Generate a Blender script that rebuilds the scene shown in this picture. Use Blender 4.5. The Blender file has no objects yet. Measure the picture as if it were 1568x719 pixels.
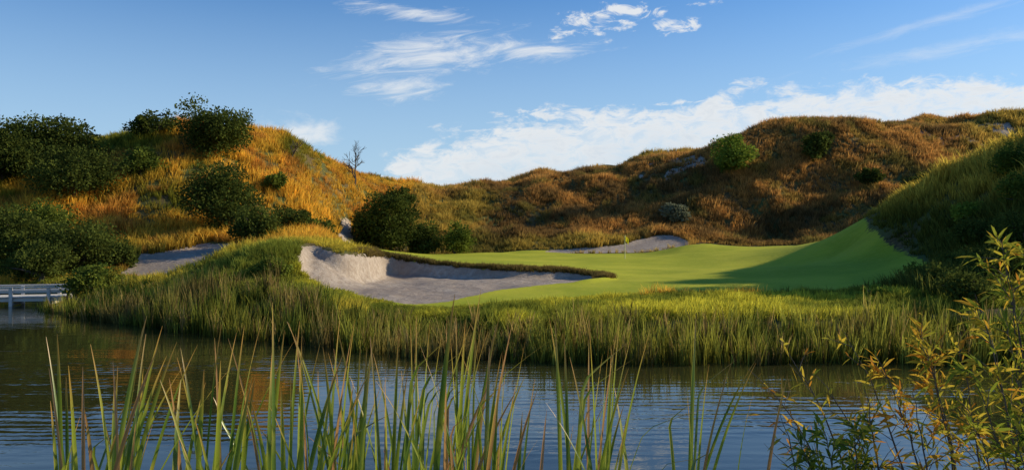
import bpy, math, random
import numpy as np
from mathutils import Vector
rng=np.random.default_rng(7); random.seed(7)
F=1200.0; CX=784.0; CY=359.5; CH=4.0
scene=bpy.context.scene
def W(px,d): return ((px-CX)*d/F, d)
def Zp(py,d): return CH-(py-CY)*d/F
def sstep(a,b,x):
    t=np.clip((x-a)/(b-a),0,1); return t*t*(3-2*t)
# ---------------------------------------------------------------- noise
_tab=np.random.default_rng(3).random((256,256))
def vnoise(x,y,s,seed=0):
    x=np.asarray(x)/s+seed*17.3; y=np.asarray(y)/s+seed*9.1
    xi=np.floor(x).astype(int); yi=np.floor(y).astype(int)
    fx=x-xi; fy=y-yi; fx=fx*fx*(3-2*fx); fy=fy*fy*(3-2*fy)
    g=lambda a,b:_tab[a&255,b&255]
    return (g(xi,yi)*(1-fx)+g(xi+1,yi)*fx)*(1-fy)+(g(xi,yi+1)*(1-fx)+g(xi+1,yi+1)*fx)*fy
def fbm(x,y,s,seed=0,o=3):
    r=0;a=1;t=0
    for i in range(o):
        r=r+a*vnoise(x,y,s/(2**i),seed+i*3); t+=a; a*=.5
    return r/t
def sdf(poly,X,Y):
    P=np.array(poly); n=len(P); d=np.full(X.shape,1e9); ins=np.zeros(X.shape,bool)
    for i in range(n):
        a=P[i]; b=P[(i+1)%n]; e=b-a
        wx=X-a[0]; wy=Y-a[1]
        t=np.clip((wx*e[0]+wy*e[1])/(e@e+1e-9),0,1)
        d=np.minimum(d,(wx-e[0]*t)**2+(wy-e[1]*t)**2)
        c=((a[1]>Y)!=(b[1]>Y))
        with np.errstate(divide='ignore',invalid='ignore'):
            xx=(b[0]-a[0])*(Y-a[1])/(b[1]-a[1]+1e-12)+a[0]
        ins^=c&(X<xx)
    d=np.sqrt(d); return np.where(ins,-d,d)
def smoothpoly(p,it=2):
    P=np.array(p,float)
    for _ in range(it):
        Q=np.roll(P,-1,0); P=np.stack([P*.75+Q*.25,P*.25+Q*.75],1).reshape(-1,2)
    return P
# ---------------------------------------------------------------- zones
pond=smoothpoly([(-75,62),(-55,60),W(0,51),W(90,45),W(150,41),W(200,37.5),W(300,34),W(420,31),W(520,29.3),W(640,27.6),W(740,26.3),
      W(900,25.8),W(1100,26),W(1300,25.8),W(1450,25.8),W(1560,25),W(1750,24),(30,20),(42,14),(42,8.5),(20,8.3),(0,8.7),(-25,8.3),(-60,9),(-80,30)],1)
bunk=smoothpoly([W(450,40),W(480,38.3),W(540,36),W(600,34.6),W(650,34.2),W(700,35.8),W(760,38.8),W(820,41.2),W(900,43.4),W(922,45.3),W(900,47.3),
      W(850,47.6),W(780,47),W(700,47.6),W(640,48.6),W(590,49.2),W(572,46),W(540,43.6),W(515,42.6),W(490,44),W(458,43)],2)
bunk2=smoothpoly([W(836,89.5),W(900,89),W(1000,89.5),W(1058,91),W(1055,95),W(1030,97.5),W(1000,97),W(950,93.6),W(900,92.5),W(838,92)],2)
sandl=smoothpoly([W(194,56),W(215,54),W(250,52.5),W(310,55),W(384,58.5),W(380,62),W(330,63.5),W(300,64),W(240,61.5),W(198,59.5)],1)
path=smoothpoly([W(508,80),W(530,79),W(546,88),W(540,92),W(524,91),W(518,86)],1)
lawn=smoothpoly([W(540,88),W(600,92),W(700,92),W(838,92.5),W(845,89),W(950,88),W(1060,90),W(1075,94),W(1130,91),W(1200,93),W(1260,88),
      W(1300,75),W(1318,61),W(1350,52.5),W(1385,47.5),W(1415,44),W(1425,42),W(1390,38.6),W(1330,37.2),W(1200,37),W(1050,37.4),W(930,36.5),W(850,35.2),W(760,33.6),W(670,32.6),W(640,33.4),
      W(700,40),W(700,47),W(600,49.5),W(560,53),W(520,62),W(530,78)],1)
# ---------------------------------------------------------------- terrain control points px,d,py
C=[(-250,82,225),(-50,80,250),(20,80,252),(90,80,248),(150,80,238),(200,80,217),(260,81,200),(330,83,210),(380,84,226),(430,86,236),(480,91,249),(520,97,264),(560,103,282),(600,109,291),
(60,72,300),(110,70,305),(180,73,282),(230,73,268),(300,74,272),(370,76,285),(440,79,292),(490,86,300),
(0,62,385),(100,62,378),(180,64,362),(250,67,362),(330,68,352),(400,67,355),(460,70,350),(-200,62,380),
(-100,115,300),(200,115,285),(430,120,305),(200,150,320),(-200,160,330),
(530,80,380),(530,86,362),(535,91,338),(480,77,362),(560,97,310),
(640,116,292),(700,118,289),(760,120,281),(830,122,271),(900,125,259),(960,126,251),(1040,126,245),(1088,125,236),(1112,122,217),(1145,120,204),(1200,120,194),(1250,120,189),(1300,120,191),(1400,124,191),(1500,125,185),(1568,125,179),(1800,125,176),
(560,90,384),(640,94,384),(750,96,382),(840,97,366),(950,101,352),(1050,102,345),(1150,98,366),(1250,96,360),(1350,95,340),(1450,95,320),(1600,95,300),
(640,105,335),(700,107,332),(850,110,316),(1000,112,298),(1100,110,290),(1200,108,285),(1300,108,270),(1400,110,250),(1500,112,235),(1650,112,225),(1200,101,338),
(640,150,300),(900,165,295),(1300,175,250),(1700,175,240),(1000,240,340),(0,240,340),(2200,180,250),
(1320,62,336),(1370,57,314),(1410,54,295),(1480,51,267),(1568,48,244),(1640,49,212),(1660,60,215),(1750,48,165),(1950,50,150),(1720,40,195),(1700,76,240),(2300,60,210),  # points right of the frame: unseen hill raised to shadow mound and lawn
(1500,70,305),(1400,75,348),(1550,82,320),
(1400,46,394),(1500,45,350),(1568,43,322),(1350,50,390),(1380,41,422),(1300,57,378),
(1350,38,440),(1450,35,440),(1568,33,430),(1750,31,400),(1500,40,392),(1600,38,365),
(600,85,385),(750,85,386),(900,85,388),(1000,80,391),(957,72,396),(1060,84,375),(1040,76,389),(1150,80,382),(1250,74,370),(1200,60,402),(1100,55,410),(1285,66,360),
(950,50,420),(950,40,443),(1100,40,440),(1250,40,436),(1250,50,406),(800,60,399),(700,60,396),(600,62,391),(650,51,402),(750,50,408),(860,50,410),(920,48,421),
(500,47,374),(550,47,384),(460,46,374),(590,51,393),(500,56,384),(400,43,378),(430,40,392),(340,47,386),(250,49,429),(300,40,432),(400,36,442),(200,46,440),(480,38.5,428),(150,50,425),(380,55,386),(100,55,425),(0,57,425),
(550,33.5,468),(650,32.3,474),(750,32,474),(900,31,474),(1100,31,472),(1300,31,470),(820,37,454),(1100,35.5,456),(1300,35.5,455),(450,34,454),
(870,92,382),(900,94,374),(950,95,370),(1000,97,361),(1035,98.5,355),(900,89,388),(1000,89,386),
(215,54,423),(250,53,424),(300,63,379),(370,61,380),(250,60,390),
]
pts=[];vals=[]
for px,d,py in C:
    x,y=W(px,d); pts.append((x,y)); vals.append(Zp(py,d))
for x,y,z in [(0,0,2.4),(20,0,2.5),(-20,0,2.5),(0,5,1.2),(12,5,1.2),(-12,5,1.2),(30,4,1.3),(-30,4,1.3),(0,-30,3),(50,-15,3),(-50,-15,3),(46,12,1.2),(60,30,6),(-90,40,2),(-85,65,3)]:
    pts.append((x,y)); vals.append(z)
pts=np.array(pts); vals=np.array(vals); c2=4.0
Dm=np.sqrt(((pts[:,None]-pts[None])**2).sum(-1)+c2)
wgt=np.linalg.solve(Dm+0*np.eye(len(pts)),vals-3.0)
def base_h(X,Y):
    out=np.full(X.shape,3.0)
    for (px,py),w in zip(pts,wgt): out+=w*np.sqrt((X-px)**2+(Y-py)**2+c2)
    return out
def terrain(X,Y):
    z=base_h(X,Y)
    r=np.maximum(np.maximum(np.abs(X)-95,Y-185),-(Y+25))
    z=z+(2.5-z)*sstep(0,60,r)
    en=(fbm(X,Y,2.2,61,3)-.5)
    sl=sdf(lawn,X,Y)+en*.8*sstep(12,16,X); sb=sdf(bunk,X,Y)+en*.8; sb2=sdf(bunk2,X,Y)+en*1.2; ss=sdf(sandl,X,Y)+en*3.0; sp=sdf(path,X,Y)+en*2; sw=sdf(pond,X,Y)+en*.8
    rough=sstep(0.5,6,np.minimum.reduce([sl,sb,sb2,ss]))*sstep(0,5,sw)
    hill=sstep(50,65,Y)
    z+=rough*((fbm(X,Y,9,1)-.5)*(0.9+2.2*hill)+(fbm(X,Y,3,5,2)-.5)*(0.35+.8*hill))
    z+=(fbm(X,Y,14,9,2)-.5)*.35*sstep(0,4,-sl)*sstep(0,3,sb)
    fl=.9+0.5*np.clip((Y-34)/13,0,1.1)+(fbm(X,Y,2.5,2)-.5)*.35+(fbm(X,Y,.8,8,2)-.5)*.12
    fl+=1.75*sstep(-7.8,-11.0,X)*sstep(37.5,43.5,Y)
    w=sstep(0,.5,-sb)
    z=z*(1-w)+np.minimum(z,fl)*w
    lip=np.exp(-((sb-.35)/.35)**2)*sstep(41,44,Y); z+=lip*.15
    z-=sstep(0,.6,-ss)*.15; z-=sstep(0,.6,-sb2)*.2
    land=z*sstep(0,2.6,sw)+0.02
    bed=-0.15-.45*np.minimum(-sw,4)
    z=np.where(sw>0,land,bed)
    sand=np.maximum.reduce([.5-sb/1.0,.5-sb2/1.0,.5-ss/1.2,.5-sp/1.2])
    pn=fbm(X,Y,2.2,21,2)
    reg=sstep(0,6,8-np.abs(Y-120))*sstep(12,20,X)*sstep(36,30,X)+sstep(0,5,7-np.abs(Y-119))*sstep(58,64,X)*sstep(80,74,X)
    sand=np.maximum(sand,.5+(pn-.57)*6*reg-(1-reg)*.6)
    lw=np.maximum(.5-sl/1.2,np.where((Y<44.5)&(X>-5.5),.5-(sb-1.6)/1.2,0))
    return z,np.clip(sand,0,1),np.clip(lw,0,1),sw,sl,sb
def axis(segs):
    a=[]
    for s,e,st in segs: a.append(np.arange(s,e,st))
    return np.concatenate(a)
gx=axis([(-3000,-300,300),(-300,-100,12),(-100,-60,1),(-60,-22,.45),(-22,12,.22),(12,60,.45),(60,110,1),(110,300,12),(300,3001,300)])
gy=axis([(-600,-40,70),(-40,20,2),(20,34,.3),(34,52,.2),(52,100,.4),(100,135,.6),(135,220,3),(220,400,20),(400,4001,400)])
GX,GY=np.meshgrid(gx,gy)
GZ,SAND,LAWN,SW,SL,SB=terrain(GX,GY)
def mesh_np(name,V,Fc,mats=(),smooth=False,midx=None):
    m=bpy.data.meshes.new(name); V=np.asarray(V,np.float32); Fc=np.asarray(Fc,np.int32)
    k=Fc.shape[1]; m.vertices.add(len(V)); m.vertices.foreach_set('co',V.ravel())
    m.loops.add(Fc.size); m.loops.foreach_set('vertex_index',Fc.ravel())
    m.polygons.add(len(Fc)); m.polygons.foreach_set('loop_start',np.arange(0,Fc.size,k,dtype=np.int32))
    if midx is not None: m.polygons.foreach_set('material_index',np.asarray(midx,np.int32))
    m.update(calc_edges=True)
    m.polygons.foreach_set('use_smooth',np.full(len(Fc),smooth))
    for a in mats: m.materials.append(a)
    return m
def attr(m,n,v,t='FLOAT'):
    a=m.attributes.new(n,t,'POINT'); a.data.foreach_set('vector' if t=='FLOAT_VECTOR' else 'value',np.asarray(v).ravel().astype(np.int32 if t=='INT' else np.float32))
def link(name,m,parent=None):
    o=bpy.data.objects.new(name,m); scene.collection.objects.link(o)
    if parent: o.parent=parent
    return o
def lookup(A,x,y):
    i=np.clip(np.searchsorted(gx,x)-1,0,len(gx)-2); j=np.clip(np.searchsorted(gy,y)-1,0,len(gy)-2)
    fx=(x-gx[i])/(gx[i+1]-gx[i]); fy=(y-gy[j])/(gy[j+1]-gy[j])
    return (A[j,i]*(1-fx)+A[j,i+1]*fx)*(1-fy)+(A[j+1,i]*(1-fx)+A[j+1,i+1]*fx)*fy
def gz(x,y): return float(lookup(GZ,np.array([x]),np.array([y]))[0])
# ---------------------------------------------------------------- shader helpers
class NT:
    def __init__(s,t): s.t=t; s.n=t.nodes; s.l=t.links
    def put(s,i,v):
        if v is None: return
        if isinstance(v,bpy.types.NodeSocket): s.l.new(v,i)
        else: i.default_value=v
    def m(s,op,a,b=None,c=None,clamp=False):
        n=s.n.new('ShaderNodeMath'); n.operation=op; n.use_clamp=clamp
        s.put(n.inputs[0],a); s.put(n.inputs[1],b); s.put(n.inputs[2],c); return n.outputs[0]
    def ss(s,v,a,b,o0=0.,o1=1.,kind='SMOOTHSTEP'):
        n=s.n.new('ShaderNodeMapRange'); n.interpolation_type=kind
        for i,x in enumerate((v,a,b,o0,o1)): s.put(n.inputs[i],x)
        return n.outputs[0]
    def mix(s,f,a,b,mode='MIX'):
        n=s.n.new('ShaderNodeMix'); n.data_type='RGBA'; n.blend_type=mode; n.clamp_factor=True
        s.put(n.inputs[0],f); s.put(n.inputs[6],a); s.put(n.inputs[7],b); return n.outputs[2]
    def noise(s,vec,sc,det=4,rough=.5,dist=0,col=False):
        n=s.n.new('ShaderNodeTexNoise'); s.put(n.inputs['Vector'],vec); n.inputs['Scale'].default_value=sc
        n.inputs['Detail'].default_value=det; n.inputs['Roughness'].default_value=rough; n.inputs['Distortion'].default_value=dist
        return n.outputs[1 if col else 0]
    def comb(s,x,y,z):
        n=s.n.new('ShaderNodeCombineXYZ'); s.put(n.inputs[0],x); s.put(n.inputs[1],y); s.put(n.inputs[2],z); return n.outputs[0]
    def attr(s,name,t='GEOMETRY'):
        n=s.n.new('ShaderNodeAttribute'); n.attribute_type=t; n.attribute_name=name; return n
    def vscale(s,v,sc):
        n=s.n.new('ShaderNodeVectorMath'); n.operation='MULTIPLY'; s.put(n.inputs[0],v); n.inputs[1].default_value=sc; return n.outputs[0]
    def bump(s,h,st,dist):
        n=s.n.new('ShaderNodeBump'); n.inputs['Strength'].default_value=st; n.inputs['Distance'].default_value=dist; s.put(n.inputs['Height'],h); return n.outputs[0]
def newmat(name):
    m=bpy.data.materials.new(name); m.use_nodes=True; m.node_tree.nodes.clear(); t=NT(m.node_tree)
    o=t.n.new('ShaderNodeOutputMaterial'); return m,t,o
def c4(r,g,b): return (r,g,b,1)
def principled(t,o,col,rough=.8,normal=None,spec=.3,**k):
    p=t.n.new('ShaderNodeBsdfPrincipled'); t.put(p.inputs['Base Color'],col); t.put(p.inputs['Roughness'],rough)
    p.inputs['Specular IOR Level'].default_value=spec
    if normal: t.l.new(normal,p.inputs['Normal'])
    t.l.new(p.outputs[0],o.inputs[0]); return p
def foliage(t,o,col,trans=.4,tcol=None,gloss=.0):
    d=t.n.new('ShaderNodeBsdfDiffuse'); t.put(d.inputs[0],col)
    tr=t.n.new('ShaderNodeBsdfTranslucent'); t.put(tr.inputs[0],tcol if tcol is not None else col)
    mx=t.n.new('ShaderNodeMixShader'); mx.inputs[0].default_value=trans
    t.l.new(d.outputs[0],mx.inputs[1]); t.l.new(tr.outputs[0],mx.inputs[2])
    out=mx.outputs[0]
    if gloss:
        g=t.n.new('ShaderNodeBsdfGlossy'); g.inputs['Roughness'].default_value=.35; g.inputs[0].default_value=(1,1,1,1)
        m2=t.n.new('ShaderNodeMixShader'); m2.inputs[0].default_value=gloss
        t.l.new(out,m2.inputs[1]); t.l.new(g.outputs[0],m2.inputs[2]); out=m2.outputs[0]
    t.l.new(out,o.inputs[0])
# ground material
gm,t,o=newmat('ground_mix')
pos=t.n.new('ShaderNodeNewGeometry').outputs['Position']
n1=t.noise(pos,.25,5); n2=t.noise(pos,3,6,.65); n3=t.noise(pos,18,4,.7); nbig=t.noise(pos,.06,3)
soil=t.mix(t.ss(n2,.35,.65),c4(.07,.055,.025),c4(.16,.11,.045))
soil=t.mix(t.ss(n1,.4,.6),soil,c4(.09,.10,.03))
law=t.mix(t.ss(n1,.35,.65),c4(.35,.38,.022),c4(.52,.50,.035))
law=t.mix(t.ss(n3,.3,.75,0,.5),law,c4(.22,.24,.02))
law=t.mix(t.ss(n2,.45,.75,0,.5),law,c4(.52,.45,.055))
snd=t.mix(t.ss(n2,.3,.7),c4(.37,.29,.22),c4(.54,.45,.36))
snd=t.mix(t.ss(n3,.4,.75,0,.6),snd,c4(.25,.18,.13))
snd=t.mix(t.ss(n1,.4,.6,0,.5),snd,c4(.28,.215,.165))
jit=t.m('MULTIPLY',t.m('SUBTRACT',n2,.5),.9)
lm=t.ss(t.m('ADD',t.attr('lawn').outputs['Fac'],jit),.42,.58)
sm=t.ss(t.m('ADD',t.attr('sand').outputs['Fac'],t.m('MULTIPLY',jit,.7)),.47,.53)
col=t.mix(sm,t.mix(lm,soil,law),snd)
hgt=t.m('ADD',t.m('MULTIPLY',n2,.6),t.m('MULTIPLY',n3,.25))
hgt=t.m('MULTIPLY',hgt,t.ss(sm,0,1,.6,1.9))
principled(t,o,col,.95,t.bump(hgt,.6,.14),.1)
V=np.stack([GX,GY,GZ],-1).reshape(-1,3); ny,nx=GX.shape
I=np.arange(nx*ny).reshape(ny,nx)
Q=np.stack([I[:-1,:-1],I[:-1,1:],I[1:,1:],I[1:,:-1]],-1).reshape(-1,4)
gmesh=mesh_np('ground',V,Q,[gm],True); attr(gmesh,'sand',SAND); attr(gmesh,'lawn',LAWN); link('ground',gmesh)
# ---------------------------------------------------------------- water
wm,t,o=newmat('pond_water')
pos=t.n.new('ShaderNodeNewGeometry').outputs['Position']
a=t.noise(t.vscale(pos,(1.1,2.0,1)),1.5,3,.5,.6); b=t.noise(t.vscale(pos,(.4,1.0,1)),1.0,2,.5,.3); cc=t.noise(t.vscale(pos,(.08,.16,1)),1,3)
wv=t.n.new('ShaderNodeTexWave'); wv.bands_direction='Y'; wv.inputs['Scale'].default_value=.8; wv.inputs['Distortion'].default_value=7; wv.inputs['Detail'].default_value=2; wv.inputs['Detail Scale'].default_value=.6
t.l.new(t.vscale(pos,(.35,1,1)),wv.inputs[0])
amp=t.ss(cc,.40,.60,.12,1.15)
h=t.m('MULTIPLY',t.m('ADD',t.m('ADD',a,t.m('MULTIPLY',b,1.3)),t.m('MULTIPLY',wv.outputs[1],.25)),amp)
p=principled(t,o,c4(.034,.034,.011),.02,t.bump(h,.7,.019),.5); p.inputs['IOR'].default_value=1.6
link('pond_water',mesh_np('pond_water',[(-110,3,0),(60,3,0),(60,75,0),(-110,75,0)],[(0,1,2,3)],[wm]))
# ---------------------------------------------------------------- instancing
def tuft(name,n,r,h,lean,w,mat,segs=3,droop=.3,seed=0,tipw=0.):
    R=np.random.default_rng(seed); V=[];Fq=[];H=[];RN=[]
    for i in range(n):
        az=R.uniform(0,6.283); rr=r*math.sqrt(R.random()); bx,by=rr*math.cos(az),rr*math.sin(az)
        la=az+R.normal(0,.8); hh=h*R.uniform(.5,1.1); ln=lean*R.uniform(.2,1.2)*hh; fa=R.uniform(0,6.283); ww=w*R.uniform(.7,1.3)
        rn=R.random(); b0=len(V)
        for s in range(segs+1):
            f=s/segs; x=bx+math.cos(la)*ln*(f**1.8); y=by+math.sin(la)*ln*(f**1.8); z=hh*(f-droop*lean*f**3)-.05
            wd=ww*(1-f**1.6*(1-tipw))*.5+.0015
            V+= [(x-math.cos(fa)*wd,y-math.sin(fa)*wd,z),(x+math.cos(fa)*wd,y+math.sin(fa)*wd,z)]; H+=[f,f]; RN+=[rn,rn]
            if s: k=b0+2*s; Fq.append((k-2,k-1,k+1,k))
    m=mesh_np(name,V,Fq,[mat]); attr(m,'h',H); attr(m,'rnd',RN)
    return bpy.data.objects.new(name,m)
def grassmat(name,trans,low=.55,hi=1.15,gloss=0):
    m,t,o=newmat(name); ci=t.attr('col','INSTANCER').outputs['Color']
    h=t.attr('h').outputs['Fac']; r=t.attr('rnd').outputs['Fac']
    k=t.m('MULTIPLY',t.ss(h,0,1,low,hi,'LINEAR'),t.ss(r,0,1,.6,1.4,'LINEAR'))  # blade base darkened in colour: partly browner stems, partly painted shade
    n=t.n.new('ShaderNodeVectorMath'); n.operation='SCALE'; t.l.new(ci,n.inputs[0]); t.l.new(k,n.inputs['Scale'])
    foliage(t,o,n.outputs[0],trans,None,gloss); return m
def scatter(name,P,rot,scl,col,idx,variants):
    m=bpy.data.meshes.new(name); m.vertices.add(len(P)); m.vertices.foreach_set('co',np.asarray(P,np.float32).ravel())
    attr(m,'rot',rot,'FLOAT_VECTOR'); attr(m,'scl',scl,'FLOAT_VECTOR'); attr(m,'col',col,'FLOAT_VECTOR'); attr(m,'idx',idx,'INT')
    o=link(name,m); ng=bpy.data.node_groups.new(name+'_nodes','GeometryNodeTree')
    ng.interface.new_socket('Geometry',in_out='INPUT',socket_type='NodeSocketGeometry'); ng.interface.new_socket('Geometry',in_out='OUTPUT',socket_type='NodeSocketGeometry')
    N=ng.nodes; L=ng.links; gi=N.new('NodeGroupInput'); go=N.new('NodeGroupOutput'); j=N.new('GeometryNodeJoinGeometry')
    def na(n,ty):
        q=N.new('GeometryNodeInputNamedAttribute'); q.data_type=ty; q.inputs[0].default_value=n; return q.outputs[0]
    ix=na('idx','INT'); ro=na('rot','FLOAT_VECTOR'); sc=na('scl','FLOAT_VECTOR')
    for k,v in enumerate(variants):
        oi=N.new('GeometryNodeObjectInfo'); oi.inputs['Object'].default_value=v; oi.inputs['As Instance'].default_value=True
        cm=N.new('FunctionNodeCompare'); cm.data_type='INT'; cm.operation='EQUAL'
        ins=[s for s in cm.inputs if s.enabled and s.type=='INT']; L.new(ix,ins[0]); ins[1].default_value=k
        ip=N.new('GeometryNodeInstanceOnPoints'); L.new(gi.outputs[0],ip.inputs['Points']); L.new(cm.outputs[0],ip.inputs['Selection'])
        L.new(oi.outputs['Geometry'],ip.inputs['Instance']); L.new(ro,ip.inputs['Rotation']); L.new(sc,ip.inputs['Scale']); L.new(ip.outputs[0],j.inputs[0])
    L.new(j.outputs[0],go.inputs[0]); md=o.modifiers.new('scatter','NODES'); md.node_group=ng; return o
def cand(n,x0,x1,y0,y1,um=.78):
    x=rng.uniform(x0,x1,n); y=rng.uniform(y0,y1,n); k=np.abs(x)<um*y+3; return x[k],y[k]
def rots(n,tilt):
    return np.stack([rng.normal(0,tilt,n),rng.normal(0,tilt,n),rng.uniform(0,6.283,n)],-1)
def lerp3(a,b,t): return np.array(a)[None]*(1-t[:,None])+np.array(b)[None]*t[:,None]
gmat=grassmat('native_grass_blades',.5); rmat=grassmat('reed_blades',.4,.28,1.35)  # reed bases graded darker still, shade of the reed band put into colour
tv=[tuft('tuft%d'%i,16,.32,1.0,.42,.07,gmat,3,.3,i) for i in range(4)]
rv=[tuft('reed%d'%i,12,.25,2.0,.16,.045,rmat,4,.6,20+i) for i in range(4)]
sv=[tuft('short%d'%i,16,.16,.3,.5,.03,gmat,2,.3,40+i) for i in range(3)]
# native grass
x,y=cand(170000,-75,95,30,134)
sw=lookup(SW,x,y); sl=lookup(SL,x,y); sa=lookup(SAND,x,y); lw=lookup(LAWN,x,y)
p=np.where(y<58,1.0,.7)
keep=(sw>1.2)&(sl>.3)&((sa<.44)|((y>105)&(rng.random(len(x))<.35)))&(lw<.4)&(rng.random(len(x))<p)&~((x<0)&(y>100)&(x<-25))
keep&=~((y<36)&(x>-6)&(x<17))
x,y=x[keep],y[keep]; n=len(x); z=lookup(GZ,x,y); sl=lookup(SL,x,y); sb=lookup(SB,x,y); sdl=sdf(sandl,x,y)
A=fbm(x,y,6,11,3); B=fbm(x,y,2.2,13,2); Cn=fbm(x,y,16,15,2)
gold=(.90,.54,.07); olive=(.29,.28,.035); rust=(.66,.28,.06); brown=(.27,.16,.055)
left=lerp3(gold,olive,sstep(.47,.63,A)); left=left*(1-sstep(.52,.68,B)[:,None]*.7)+np.array(rust)*sstep(.52,.68,B)[:,None]*.7
right=lerp3((.62,.32,.085),brown,sstep(.44,.62,A)); right=right*(1-sstep(.46,.62,Cn)[:,None]*.75)+np.array((.62,.45,.08))*sstep(.46,.62,Cn)[:,None]*.75
right=right*(1-sstep(.56,.7,B)[:,None]*.5)+np.array((.24,.24,.05))*sstep(.56,.7,B)[:,None]*.5
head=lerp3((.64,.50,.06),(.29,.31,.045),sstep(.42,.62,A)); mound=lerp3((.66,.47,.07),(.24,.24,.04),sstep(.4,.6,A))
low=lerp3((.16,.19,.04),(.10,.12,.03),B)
mface_shade=lerp3((.20,.20,.035),(.12,.13,.025),A); mh=sstep(4.8,6.8,z)[:,None]; mound=mound*mh+mface_shade*(1-mh)  # golden crest; darker olive face paints in the shade below it
col=left.copy()
isr=(x>-14)&(y>80); col[isr]=right[isr]
ish=(y<53)&(x<6); col[ish]=head[ish]
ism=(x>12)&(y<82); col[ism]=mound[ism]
lf=(sstep(4.0,2.5,z)*sstep(52,56,y))[:,None]*(x<0)[:,None]; col=col*(1-lf*.4)+low*lf*.4
col*=rng.uniform(.7,1.3,n)[:,None]
hs=(.3+1.3*fbm(x,y,3,33,2)); hs[isr]*=.95; hs[ish]*=.6
hs*=np.clip(.35+np.minimum(sl,sb)/3.5,.35,1)
hs*=np.where((sdl<7)&(y<57),.4,1)
wd=np.maximum(hs,.6)*rng.uniform(.8,1.2,n)
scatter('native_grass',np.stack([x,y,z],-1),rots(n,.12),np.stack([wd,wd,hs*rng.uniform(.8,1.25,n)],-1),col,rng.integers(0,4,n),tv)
# reeds
x,y=cand(60000,-45,34,24,60)
sw=lookup(SW,x,y); lim=np.where(x>-6,2.2,2.6)+1.3*(fbm(x,y,5,44,2)-.5)*2
keep=(sw>-1.1-.8*fbm(x,y,3,41,2))&(sw<lim)&(rng.random(len(x))<.5)&~((x<-23)&(y>42))
x,y=x[keep],y[keep]; n=len(x); z=np.maximum(lookup(GZ,x,y),-.3); sw=sw[keep]
A=fbm(x,y,4,47,2); D2=fbm(x,y,1.6,48,2); E2=fbm(x,y,2.6,52,2); col=lerp3((.045,.08,.014),(.33,.31,.045),sstep(.36,.66,A*.5+D2*.5))
col=col*(1-sstep(.55,.68,E2)[:,None]*.7)+np.array((.32,.22,.07))*sstep(.55,.68,E2)[:,None]*.7
col*=rng.uniform(.55,1.45,n)[:,None]
dry=rng.random(n)<.14; col[dry]=np.array((.42,.28,.09))
pxr=x/y*F+CX
cap=np.interp(pxr,[0,200,300,430,520,600,720,850,1000,1300,1568],[1.2,1.6,2.1,2.3,1.7,1.35,1.35,1.6,1.75,1.8,2.0])
hs=(cap*(.55+.8*fbm(x,y,1.6,49,2))*rng.uniform(.65,1.2,n)-np.clip(z,-.1,2)*.8)/2.0
hs=np.clip(hs,.22,1.15)
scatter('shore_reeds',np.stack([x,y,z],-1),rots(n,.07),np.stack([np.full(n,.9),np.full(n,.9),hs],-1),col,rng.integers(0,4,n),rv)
# bank grass
x,y=cand(150000,-14,38,28,52)
sw=lookup(SW,x,y); sl=lookup(SL,x,y); sa=lookup(SAND,x,y); sb=lookup(SB,x,y); lw=lookup(LAWN,x,y)
bank=(sw>1.4)&(sl>-.25)&(y<42)&(sa<.45)&(lw<.55)&(rng.random(len(x))<.4)
nn=fbm(x,y,1.2,71,2)
lipm=(sb>-.05)&(sb<.25+.9*nn)&(y>44.8)&(sa<.55)
edge=(lw>.3)&(lw<.995)&(sl>-1.2)&(y<42)&(sa<.4)&(rng.random(len(x))<.25)
keep=bank|lipm|edge; x,y=x[keep],y[keep]; lip=lipm[keep]; ed=(edge&~bank&~lipm)[keep]; n=len(x); z=lookup(GZ,x,y); sl=sl[keep]
A=fbm(x,y,3,57,3); col=lerp3((.56,.50,.05),(.20,.22,.03),sstep(.38,.6,A))*rng.uniform(.65,1.35,n)[:,None]
col[lip]=lerp3((.12,.10,.03),(.28,.19,.06),A[lip]); col[ed]=np.array((.46,.43,.04))*rng.uniform(.8,1.15,ed.sum())[:,None]
hs=np.where(lip,.5+.9*fbm(x,y,.8,73,2),(.2+1.8*fbm(x,y,1.3,59,2))*np.clip(.5+sl/1.5,.3,1.2))*rng.uniform(.6,1.4,n)
hs[ed]*=.45; hs*=np.where((x<-1)&(y<37)&~lip,.6,1)
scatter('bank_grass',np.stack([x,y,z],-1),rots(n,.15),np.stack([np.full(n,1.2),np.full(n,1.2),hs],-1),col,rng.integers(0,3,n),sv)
# ---------------------------------------------------------------- trees / shrubs
def leafmat(name,c1,c2,trans=.35):
    m,t,o=newmat(name); r=t.attr('rnd').outputs['Fac']
    foliage(t,o,t.mix(r,c1,c2),trans); return m
lm_dark=leafmat('leaves_dark',c4(.028,.045,.012),c4(.14,.165,.03))
lm_mid=leafmat('leaves_mid',c4(.05,.085,.018),c4(.22,.25,.035))
lm_bright=leafmat('leaves_bright',c4(.08,.14,.02),c4(.32,.38,.05))
lm_grey=leafmat('leaves_grey',c4(.14,.15,.09),c4(.30,.31,.18))
bark,t,o=newmat('bark'); pos=t.n.new('ShaderNodeNewGeometry').outputs['Position']
principled(t,o,t.mix(t.noise(pos,6,4),c4(.06,.045,.035),c4(.18,.15,.12)),.9)
def tube(pts,rad,sides=6):
    V=[];Fq=[]; pts=[Vector(p) for p in pts]
    for i,pn in enumerate(pts):
        d=(pts[min(i+1,len(pts)-1)]-pts[max(i-1,0)]).normalized()
        u=d.cross(Vector((.3,.9,.1))).normalized(); v=d.cross(u)
        for s in range(sides):
            a=6.2832*s/sides; V.append(tuple(pn+(u*math.cos(a)+v*math.sin(a))*rad[i]))
        if i:
            for s in range(sides):
                k=(i-1)*sides; Fq.append((k+s,k+(s+1)%sides,k+sides+(s+1)%sides,k+sides+s))
    return V,Fq
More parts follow.
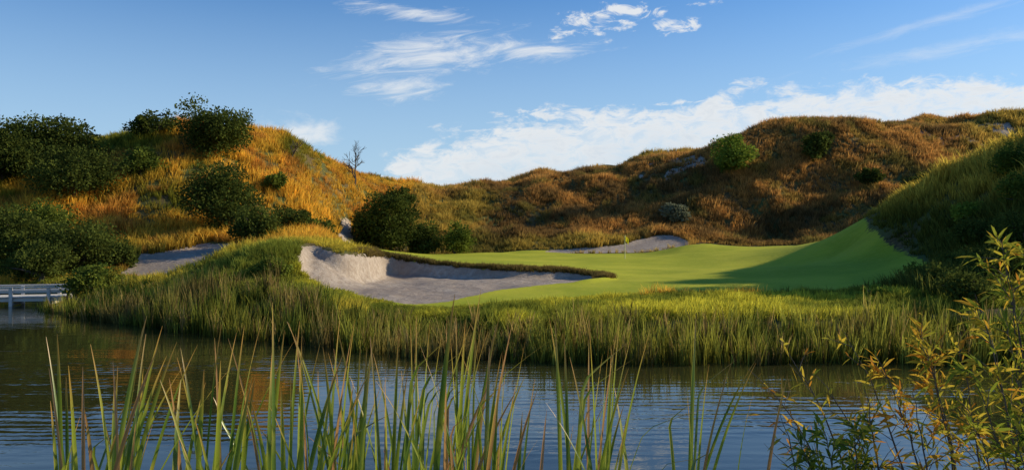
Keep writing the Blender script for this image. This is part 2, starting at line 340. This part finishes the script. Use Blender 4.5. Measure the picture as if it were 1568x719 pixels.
def leafy(name,px,d,wpx,hpx,mat,seed,trunk=.12,leaf=None,nl=None,lobes=None):
    R=np.random.default_rng(seed); x0,y0=W(px,d); z0=gz(x0,y0)-.1; w=wpx*d/F; h=hpx*d/F+.25
    rx=w/2; rz=h*(1-trunk)/2; cz=h*trunk+rz; ry=rx*.9
    lobes=lobes or int(18+wpx/5); leaf=leaf or max(.13,d*.0034); nl=nl or int(np.clip(w*h*360/(leaf/.2)**1.6,2500,16000))
    V=[];Fq=[];mi=[]; L=[(np.array([0,0,cz*.95]),.68*min(rx,rz))]
    for i in range(lobes):
        v=R.normal(size=3); v/=np.linalg.norm(v); r=R.uniform(.35,.88)
        c=np.array([v[0]*rx*r,v[1]*ry*r,cz+v[2]*rz*r]); 
        L.append((c,R.uniform(.18,.42)*min(rx,rz*1.4)))
    tv_,tf=tube([(0,0,-.3),(R.normal(0,.08)*w,0,cz*.6),(R.normal(0,.08)*w,0,cz*1.2)],[.05*w**.5*1.3+.04,.05*w**.5+.02,.02]); V+=tv_;Fq+=tf
    for c,r in L[:10]:
        b=len(V); tv_,tf=tube([(0,0,cz*.4),tuple(c*np.array([.5,.5,.85])),tuple(c)],[.05*w**.5,.03*w**.5,.01],4); V+=tv_; Fq+=[tuple(q+b for q in f) for f in tf]
    mi=[0]*len(Fq); b=len(V); V=np.array(V)
    rad=np.array([l[1] for l in L]); pr=rad**2/np.sum(rad**2); ch=R.choice(len(L),nl,p=pr); ce=np.array([l[0] for l in L])[ch]
    dv=R.normal(size=(nl,3)); dv/=np.linalg.norm(dv,axis=1)[:,None]; rr=rad[ch]*(R.random(nl)**.4)*R.uniform(.85,1.25,nl)
    c=ce+dv*rr[:,None]*np.array([1.1,1.1,.95]); c[:,2]=np.maximum(c[:,2],.05)
    a=dv+R.normal(0,.7,(nl,3)); a/=np.linalg.norm(a,axis=1)[:,None]
    s=np.cross(a,R.normal(size=(nl,3))); s/=np.linalg.norm(s,axis=1)[:,None]
    ln=leaf*R.uniform(.6,1.3,nl)[:,None]; q=np.stack([c-a*ln*.5,c+s*ln*.35,c+a*ln*.5,c-s*ln*.35],1).reshape(-1,3)
    fq=np.arange(nl*4).reshape(-1,4)+b; Vt=np.concatenate([V,q]); Ft=np.concatenate([np.array(Fq),fq])
    m=mesh_np(name,Vt,Ft,[bark,mat],False,mi+[1]*nl)
    lob=R.random(len(L))[ch]; attr(m,'rnd',np.concatenate([np.zeros(b),np.repeat(np.clip(lob*.6+R.random(nl)*.4,0,1),4)]))
    ob=link(name,m); ob.location=(x0,y0,z0); return ob
T=[('added_shade_oak',328,79,130,82,lm_dark,.03),('added_shade_oak',238,80,86,36,lm_dark,.03),('added_shade_oak',14,74,135,116,lm_dark,.03),('added_shade_oak',90,77,130,78,lm_dark,.03),('added_shade_oak',-60,72,130,110,lm_dark,.03),
('shrub',113,70,130,90,lm_dark,.02),('shrub',343,68,132,104,lm_dark,.02),('shrub',218,74,66,46,lm_mid,.02),('shrub',30,57,140,90,lm_dark,.02),('shrub',125,56,140,84,lm_dark,.02),
('shrub',190,57,46,34,lm_dark,.02),('shrub',60,63,130,70,lm_mid,.02),('shrub',388,62,90,58,lm_dark,.02),('shrub',148,44.5,90,54,lm_mid,.02),('shrub',60,52,120,58,lm_dark,.02),('shrub',-40,60,120,110,lm_dark,.02),
('shrub',445,68,70,40,lm_dark,.02),('shrub',420,78,44,26,lm_mid,.02),
('added_shade_oak',612,103,46,36,lm_dark,.08),('added_shade_oak',598,87,92,104,lm_dark,.03),('shrub',650,89,70,52,lm_dark,.02),('shrub',700,88,64,46,lm_mid,.02),('shrub',565,89,64,76,lm_dark,.02),('shrub',490,77,66,34,lm_dark,.02),('shrub',470,74,50,26,lm_mid,.02),
('shrub',1118,112,70,54,lm_bright,.02),('shrub',1248,112,52,48,lm_dark,.02),('shrub',1035,102,42,30,lm_grey,.02),('shrub',1425,100,60,36,lm_dark,.02),('shrub',636,91,26,46,lm_grey,.02),
('shrub',1546,47,60,46,lm_mid,.02),('shrub',1480,46,50,38,lm_bright,.02),('shrub',1568,43,70,56,lm_mid,.02),('shrub',1535,33,130,62,lm_dark,.02),('shrub',1405,36,75,34,lm_mid,.02),('shrub',1560,37,110,76,lm_dark,.02),
('shrub',1460,33,90,40,lm_dark,.02),('shrub',1330,104,44,26,lm_dark,.02),('shrub',415,38,70,24,lm_mid,.02),('shrub',1340,33,60,18,lm_bright,.02),('shrub',1500,41,90,44,lm_dark,.02),('shrub',1455,38,60,30,lm_dark,.02),('shrub',1490,29,110,46,lm_dark,.02),
('added_shade_oak',1700,50,110,80,lm_dark,.1),('added_shade_oak',1790,45,140,90,lm_dark,.1)]  # unseen trees right of the frame, added to cast shadow leftward
for i,(nm,px,d,w,h,mt,tr) in enumerate(T): leafy(nm,px,d,w,h,mt,100+i,tr)
def bare(name,px,d,h,seed):
    R=random.Random(seed); x0,y0=W(px,d); V=[];Fq=[]
    def br(p,dr,ln,r,dep):
        q=p+dr*ln*.5+Vector((R.gauss(0,.04),R.gauss(0,.04),0))*ln; e=p+dr*ln
        b=len(V); v,f=tube([p,q,e],[r,r*.8,r*.6],4); V.extend(v); Fq.extend([tuple(k+b for k in g) for g in f])
        if dep:
            for i in range(R.choice([3,3,4])):
                nd=(dr+Vector((R.gauss(0,.5),R.gauss(0,.5),R.gauss(.1,.3)))).normalized(); st=p+dr*ln*R.uniform(.5,1)
                br(st,nd,ln*R.uniform(.6,.8),r*.6,dep-1)
    br(Vector((0,0,-.3)),Vector((0,0,1)),h*.38,h*.026,4)
    o=link(name,mesh_np(name,V,Fq,[bark])); o.location=(x0,y0,gz(x0,y0))
bare('bare_tree',543,99,5.6,1); bare('bare_tree',449,88,3.0,5)
# ---------------------------------------------------------------- flag
fx,fy=W(957,72); fz=gz(fx,fy)
pm,t,o=newmat('painted_pole'); principled(t,o,c4(.8,.75,.4),.4)
fm,t,o=newmat('flag_cloth'); foliage(t,o,c4(.8,.65,.03),.4)
fo=bpy.data.objects.new('golf_flag',None); scene.collection.objects.link(fo); fo.location=(fx,fy,fz)
v,f=tube([(0,0,-.05),(0,0,2.15)],[.036,.03],8); link('flagstick',mesh_np('flagstick',v,f,[pm],True),fo)
V=[];Fq=[]
for i in range(7):
    for j in range(5):
        a=i/6; b=j/4; V.append((.02+a*.36*(1-.15*b),.05*math.sin(a*7+b),2.12-b*.44-a*.34*(1+.3*b)))
for i in range(6):
    for j in range(4): k=i*5+j; Fq.append((k,k+5,k+6,k+1))
link('flag_cloth',mesh_np('flag_cloth',V,Fq,[fm],True),fo)
# ---------------------------------------------------------------- boardwalk
wdm,t,o=newmat('weathered_wood'); pos=t.n.new('ShaderNodeNewGeometry').outputs['Position']
wn=t.noise(t.vscale(pos,(1,1,12)),2,4); principled(t,o,t.mix(wn,c4(.42,.38,.32),c4(.75,.70,.62)),.8)
bo=bpy.data.objects.new('wooden_boardwalk',None); scene.collection.objects.link(bo)
p0=Vector((W(-260,43)[0],42.3,0)); p1=Vector((W(104,45.3)[0],45.3,0)); dr=(p1-p0).normalized(); L=(p1-p0).length; ang=math.atan2(dr.y,dr.x)
bo.location=p0; bo.rotation_euler=(0,0,ang)
BV=[];BF=[]
def box(cx,cy,cz,sx,sy,sz):
    b=len(BV)
    for i in (-1,1):
        for j in (-1,1):
            for k in (-1,1): BV.append((cx+i*sx/2,cy+j*sy/2,cz+k*sz/2))
    for q in [(0,1,3,2),(4,6,7,5),(0,4,5,1),(2,3,7,6),(0,2,6,4),(1,5,7,3)]: BF.append(tuple(b+a for a in q))
def flush(nm):
    global BV,BF
    link(nm,mesh_np(nm,BV,BF,[wdm]),bo); BV=[];BF=[]
i=0
while i*.15<L: box(i*.15,0,.52,.138,1.9,.045); i+=1
flush('deck_planks')
for sy in (-.8,.8): box(L/2,sy,.385,L,.08,.22)
flush('joists')
k=0
while k*1.9<L:
    for sy in (-.9,.9): box(k*1.9,sy*1.08,0.0,.16,.16,2.1)
    box(k*1.9,0,.12,.1,2.0,.13); k+=1
flush('piles')
for sy in (-1.0,1.0):
    box(L/2,sy*1.02,1.085,L,.18,.07); box(L/2,sy*.93,.82,L,.04,.14)
flush('rails')
# ---------------------------------------------------------------- foreground cattails
fm,t,o=newmat('cattail_leaves'); h=t.attr('h').outputs['Fac']; r=t.attr('rnd').outputs['Fac']
g=t.mix(t.ss(r,.0,.8),c4(.10,.18,.02),c4(.36,.41,.04)); 
br=t.mix(t.ss(r,.84,.87),t.mix(t.ss(h,.74,1.),g,c4(.58,.30,.07)),c4(.48,.25,.09))
pos=t.n.new('ShaderNodeNewGeometry').outputs['Position']
br=t.mix(t.ss(t.noise(t.vscale(pos,(1,1,.3)),9,3),.5,.75,0,.65),br,c4(.56,.47,.06))
foliage(t,o,br,.45,None,.04)
tips=[(118,552,96),(135,598,122),(112,620,104),(205,640,180),(216,533,165),(242,548,190),(266,572,150),(233,600,170),(300,640,270),(330,605,300),(347,562,318),(374,546,345),(360,590,330),(412,512,420),(404,590,408),(385,640,370),
(456,540,440),(470,562,462),(448,610,455),(520,530,500),(500,575,520),(545,552,500),(582,545,540),(565,590,545),(612,560,600),(640,500,612),(655,540,640),(668,528,625),(700,494,660),(737,490,700),(716,530,700),(690,560,705),(760,546,720),(786,540,735),(748,585,742),(775,600,760),(630,610,650),(600,600,590),
(865,566,872),(905,520,880),(955,548,905),(973,562,915),(930,600,890),(942,580,925),(985,545,935),(880,610,895),(1088,606,1062),(1020,690,1000),(948,650,970),(840,690,820),(800,680,790),(1050,650,1065),(250,640,262),(160,655,150),(80,660,92),(430,640,436),(480,620,490),(535,640,525),(1195,620,1160),(1135,640,1120)]
V=[];Fq=[];H=[];RN=[]
allb=[(a,b-18,c,1.) for a,b,c in tips]
for k in range(190):
    cl=random.choice([105,165,190,320,345,430,470,510,535,600,620,650,670,690,710,735,750,885,905,925,1060]); bx=cl+random.gauss(0,16)
    allb.append((bx+random.gauss(14,50),random.uniform(510,715),bx,random.uniform(.45,1)))
for tx,ty,bx,ws in allb:
    d=random.uniform(4.6,6.2); X1,_=W(tx,d); Z1=Zp(ty-30,d); Xb,_=W(bx,d)
    zb=gz(Xb,d)-.1; X0=Xb-(X1-Xb)*.35*random.uniform(.3,1); yt=d+random.uniform(-.3,.3)
    fa=random.uniform(-.7,.7); wd=random.uniform(.024,.040)*ws; rn=random.random(); S=18; b0=len(V)
    P0=np.array([X0,d,zb]); P2=np.array([X1,yt,Z1]); P1=np.array([Xb+(Xb-X0)*.2,d,(zb+Z1)*.5+.25])
    bent=random.random()<.16
    for s in range(S+1):
        f=s/S; c=(1-f)**2*P0+2*f*(1-f)*P1+f*f*P2
        if bent and f>.75: c=c+np.array([(f-.75)*1.0,0,-(f-.75)*.9])
        w_=wd*(1-f**4.5)*.5+.001; a=fa+f*.9
        u=np.array([math.cos(a),math.sin(a),0]); nrm=np.array([-math.sin(a),math.cos(a),0])
        V+=[tuple(c-u*w_),tuple(c+nrm*w_*.35),tuple(c+u*w_)]; H+=[f]*3; RN+=[rn]*3
        if s:
            k=b0+3*s; Fq+=[(k-3,k-2,k+1,k),(k-2,k-1,k+2,k+1)]
m=mesh_np('foreground_cattails',V,Fq,[fm],True); attr(m,'h',H); attr(m,'rnd',RN); link('foreground_cattails',m)
# ---------------------------------------------------------------- willow shrub
wl,t,o=newmat('willow_leaves'); r=t.attr('rnd').outputs['Fac']
cr=t.n.new('ShaderNodeValToRGB'); t.l.new(r,cr.inputs[0]); e=cr.color_ramp.elements
e[0].position=0; e[0].color=c4(.09,.14,.02); e[1].position=1; e[1].color=c4(.6,.25,.03)
q=cr.color_ramp.elements.new(.4); q.color=c4(.27,.31,.035); q=cr.color_ramp.elements.new(.7); q.color=c4(.65,.46,.05)
foliage(t,o,cr.outputs[0],.45)
def willow(name,stems,seed):
    R=random.Random(seed); V=[];Fq=[];MI=[];RN=[]
    def add(v,f,mi,rn):
        b=len(V); V.extend(v); Fq.extend([tuple(k+b for k in g) for g in f]); MI.extend([mi]*len(f)); RN.extend([rn]*len(v))
    def leaf(p,dr,ln,rn):
        s=dr.cross(Vector((R.gauss(0,1),R.gauss(0,1),R.gauss(0,1)))).normalized(); w=ln*.075; m1=p+dr*ln*.3; m2=p+dr*ln*.65+Vector((0,0,-ln*.04)); tp=p+dr*ln+Vector((0,0,-ln*.16))
        add([tuple(p),tuple(m1+s*w),tuple(m2+s*w*.8),tuple(tp),tuple(m2-s*w*.8),tuple(m1-s*w)],[(0,1,2,5),(5,2,3,4)],1,rn)
    for (bx,tx,ty,d,dens,hue,ntw) in stems:
        xb,_=W(bx,d); xt,_=W(tx,d); zt=Zp(ty,d); zb=gz(xb,d); P0=Vector((xb,d,zb)); P2=Vector((xt,d+R.uniform(-.2,.2),zt)); P1=(P0+P2)*.5+Vector(((xb-xt)*.25,0,.25))
        def B(f): return P0*(1-f)**2+P1*2*f*(1-f)+P2*f*f
        n=14; ps=[B(i/n)+Vector((R.gauss(0,.006),R.gauss(0,.006),0)) for i in range(n+1)]
        v,f=tube(ps,[.011*(1-i/n)+.0018 for i in range(n+1)],5); add(v,f,0,0)
        for k in range(ntw):
            f0=R.uniform(.42,.98); p=B(f0); T_=(B(min(f0+.02,1))-B(f0-.02)).normalized()
            dr=(T_+Vector((R.gauss(0,.7),R.gauss(0,.7),R.gauss(.1,.35)))).normalized(); ln=R.uniform(.2,.5)*(1.35-f0)
            pts_=[p]; 
            for s in range(5):
                dr=(dr+Vector((R.gauss(0,.1),R.gauss(0,.1),-.05))).normalized(); pts_.append(pts_[-1]+dr*ln/5)
            v,f=tube(pts_,[.0032,.003,.0026,.002,.0016,.001],4); add(v,f,0,0)
            for s in range(int(10*dens)):
                u=R.uniform(.1,5); i=int(min(u,4.99)); pp=pts_[i].lerp(pts_[i+1],u-i) if u<5 else pts_[5]
                ld=(dr*.8+Vector((R.gauss(0,.6),R.gauss(0,.6),R.gauss(-.1,.5)))).normalized()
                leaf(pp,ld,R.uniform(.07,.16),min(1,max(0,R.gauss(hue,.2))))
        for s in range(int(20*dens)):
            f0=R.uniform(.4,1); leaf(B(f0),Vector((R.gauss(0,.6),R.gauss(0,.6),R.gauss(.3,.5))).normalized(),R.uniform(.07,.15),min(1,max(0,R.gauss(hue,.2))))
    m=mesh_np(name,V,Fq,[bark,wl],False,MI); attr(m,'rnd',RN); return link(name,m)
willow('willow_shrub',[(1600,1518,366,5.6,1,.5,18),(1590,1545,392,5.5,.9,.45,13),(1620,1560,356,5.8,1,.4,14),(1590,1495,450,5.2,.9,.6,14),(1600,1540,500,5.4,.9,.4,14),(1610,1570,420,5.6,.9,.35,14),(1590,1505,570,5,.9,.5,13),(1560,1480,620,5,.8,.5,10),
 (1650,1570,600,5,.9,.35,14),(1600,1550,650,4.8,.9,.3,14)],3)
willow('willow_shrub',[(1480,1395,500,5.8,1,.8,13),(1450,1350,545,5.6,.9,.78,13),(1420,1285,505,6,.45,.75,8),(1400,1250,575,5.6,.4,.7,8),(1340,1190,520,6,.35,.75,7),(1320,1140,560,6,.35,.85,7),(1500,1440,545,5.4,.9,.7,12),(1250,1180,625,5.4,.25,.8,5),(1440,1400,600,5,.7,.7,8),(1360,1310,590,5.2,.6,.75,8),(1520,1460,520,5.6,.7,.65,9)],4)
willow('willow_shrub',[(1300,1265,655,5,1.3,.25,10),(1310,1300,650,5.2,1.3,.25,10),(1320,1335,665,5.2,1.3,.25,10),(1290,1240,690,5,1,.25,8)],5)
# ---------------------------------------------------------------- sun & sky
EL=math.radians(23.5); AZ=math.radians(76)
sd=Vector((math.cos(EL)*math.sin(AZ),math.cos(EL)*math.cos(AZ),math.sin(EL)))
sl_=bpy.data.lights.new('sun','SUN'); sl_.energy=5; sl_.angle=math.radians(.53); sl_.color=(1,.88,.64)
so=bpy.data.objects.new('sun',sl_); scene.collection.objects.link(so); so.rotation_euler=sd.to_track_quat('Z','Y').to_euler(); so.location=(60,30,60)
w=bpy.data.worlds.new('World'); scene.world=w; w.use_nodes=True; w.node_tree.nodes.clear(); t=NT(w.node_tree)
out=t.n.new('ShaderNodeOutputWorld'); bg=t.n.new('ShaderNodeBackground'); t.l.new(bg.outputs[0],out.inputs[0]); bg.inputs[1].default_value=.12
sk=t.n.new('ShaderNodeTexSky'); sk.sky_type='NISHITA'; sk.sun_disc=False; sk.sun_elevation=EL; sk.sun_rotation=AZ; sk.air_density=1.0; sk.dust_density=.6; sk.ozone_density=2.5
tc=t.n.new('ShaderNodeTexCoord').outputs['Generated']; sx=t.n.new('ShaderNodeSeparateXYZ'); t.l.new(tc,sx.inputs[0]); X,Y,Z=sx.outputs
az=t.m('ARCTAN2',X,Y); tt=t.m('DIVIDE',Z,t.m('SQRT',t.m('ADD',t.m('MULTIPLY',X,X),t.m('ADD',t.m('MULTIPLY',Y,Y),1e-5))))
def AT(px,py):
    a=math.atan((px-CX)/F); return a,(CY-py)/F*math.cos(a)
def ell(px,py,rx,ry,rot=0):
    a,e=AT(px,py); rx/=F; ry/=F; c,s=math.cos(rot),math.sin(rot)
    dx=t.m('SUBTRACT',az,a); dy=t.m('SUBTRACT',tt,e)
    u=t.m('DIVIDE',t.m('ADD',t.m('MULTIPLY',dx,c),t.m('MULTIPLY',dy,s)),rx); v=t.m('DIVIDE',t.m('SUBTRACT',t.m('MULTIPLY',dy,c),t.m('MULTIPLY',dx,s)),ry)
    return t.m('SUBTRACT',1.,t.m('SQRT',t.m('ADD',t.m('MULTIPLY',u,u),t.m('MULTIPLY',v,v))))
def mx(l):
    r=l[0]
    for q in l[1:]: r=t.m('MAXIMUM',r,q)
    return t.m('MAXIMUM',r,-1.5)
c_,s_=math.cos(.14),math.sin(.14)
ur=t.m('ADD',t.m('MULTIPLY',az,c_),t.m('MULTIPLY',tt,s_)); vr=t.m('SUBTRACT',t.m('MULTIPLY',tt,c_),t.m('MULTIPLY',az,s_))
def cn(n,k): return t.m('MULTIPLY',t.m('SUBTRACT',n,.5),k)
fib=cn(t.noise(t.comb(t.m('MULTIPLY',ur,11),t.m('MULTIPLY',vr,52),0),1,10,.72,1.),3.6)
puf0=t.noise(t.comb(t.m('MULTIPLY',az,30),t.m('MULTIPLY',tt,62),3),1,9,.66,.6); puf=cn(puf0,3.6)
big=t.noise(t.comb(t.m('MULTIPLY',az,8),t.m('MULTIPLY',tt,18),7),1,8,.66,.4)
cir=mx([ell(660,86,200,46,.14),ell(800,76,160,24,.0),ell(612,132,105,26,.06),ell(640,22,170,18,-.1)])
d1=t.m('MULTIPLY',t.ss(t.m('ADD',t.m('MULTIPLY',fib,.8),cir),.15,1.3),.75)
pf=mx([ell(900,36,74,30,.25),ell(1035,42,40,18),ell(985,18,50,14),ell(1075,8,36,8),ell(812,176,50,18),ell(1050,156,70,7,.03),ell(1400,152,56,14),ell(1550,150,40,18),ell(940,15,44,16)])
d2=t.m('MULTIPLY',t.ss(t.m('ADD',t.m('MULTIPLY',puf,1.2),t.m('MULTIPLY',pf,.9)),.25,1.),.85)
d3=t.m('MULTIPLY',t.ss(t.m('ADD',t.m('ADD',cn(big,2.5),t.m('MULTIPLY',puf,.4)),mx([ell(462,203,70,36),ell(440,240,80,18)])),.1,1.1),.75)
thin=mx([ell(1470,70,260,16,.12),ell(1440,30,260,12,.2)])
d4=t.m('MULTIPLY',t.ss(t.m('ADD',t.m('MULTIPLY',fib,.7),thin),.1,1.4),.3)
fc=t.n.new('ShaderNodeFloatCurve'); cu=fc.mapping.curves[0]
def azn(px): return (math.atan((px-CX)/F)+.7)/1.4
keys=[(azn(300),.02),(azn(500),.20),(azn(590),.48),(azn(700),.60),(azn(800),.71),(azn(1000),.79),(azn(1200),.83),(azn(1400),.84),(azn(1568),.82),(1,.6)]
cu.points[0].location=(0,.02); cu.points[1].location=keys[-1]
for k in keys[:-1]: cu.points.new(*k)
fc.mapping.update(); t.l.new(t.m('DIVIDE',t.m('ADD',az,.7),1.4,clamp=True),fc.inputs['Value'])
top=t.m('MULTIPLY',fc.outputs[0],.215)
dd=t.m('ADD',t.m('SUBTRACT',top,tt),t.m('ADD',t.m('MULTIPLY',puf,.018),t.m('MULTIPLY',t.m('SUBTRACT',big,.5),.13)))
bank=t.m('MULTIPLY',t.ss(dd,0,.024),t.ss(dd,.03,.13,1.,.6))
bank=t.m('MULTIPLY',bank,t.ss(puf0,.35,.58,.5,1.))
hz=t.ss(tt,-.02,.40,.85,0.)
dens=t.m('MINIMUM',mx([d1,d2,d3,d4,t.m('MULTIPLY',bank,.92)]),1)
hs=t.n.new('ShaderNodeHueSaturation'); hs.inputs['Saturation'].default_value=1.3; t.l.new(sk.outputs[0],hs.inputs['Color'])
skc=t.mix(1.,hs.outputs[0],c4(.70,.97,1.22),'MULTIPLY')
skc=t.mix(hz,skc,c4(4.0,5.5,7.0))
shade=t.ss(t.m('ADD',puf0,t.m('MULTIPLY',dd,1.5)),.45,.8,1.,.62)
ccol=t.mix(shade,c4(4.2,4.9,5.8),c4(7.2,7.3,7.3))
fin=t.mix(dens,skc,ccol); t.l.new(fin,bg.inputs[0])
# ---------------------------------------------------------------- camera
cd=bpy.data.cameras.new('camera'); co=bpy.data.objects.new('camera',cd); scene.collection.objects.link(co); scene.camera=co
co.location=(0,0,CH); co.rotation_euler=(math.radians(90),0,0); cd.sensor_width=36; cd.lens=36*F/1568; cd.clip_start=.1; cd.clip_end=8000
scene.view_settings.view_transform='Standard'; scene.view_settings.look='None'; scene.view_settings.exposure=0
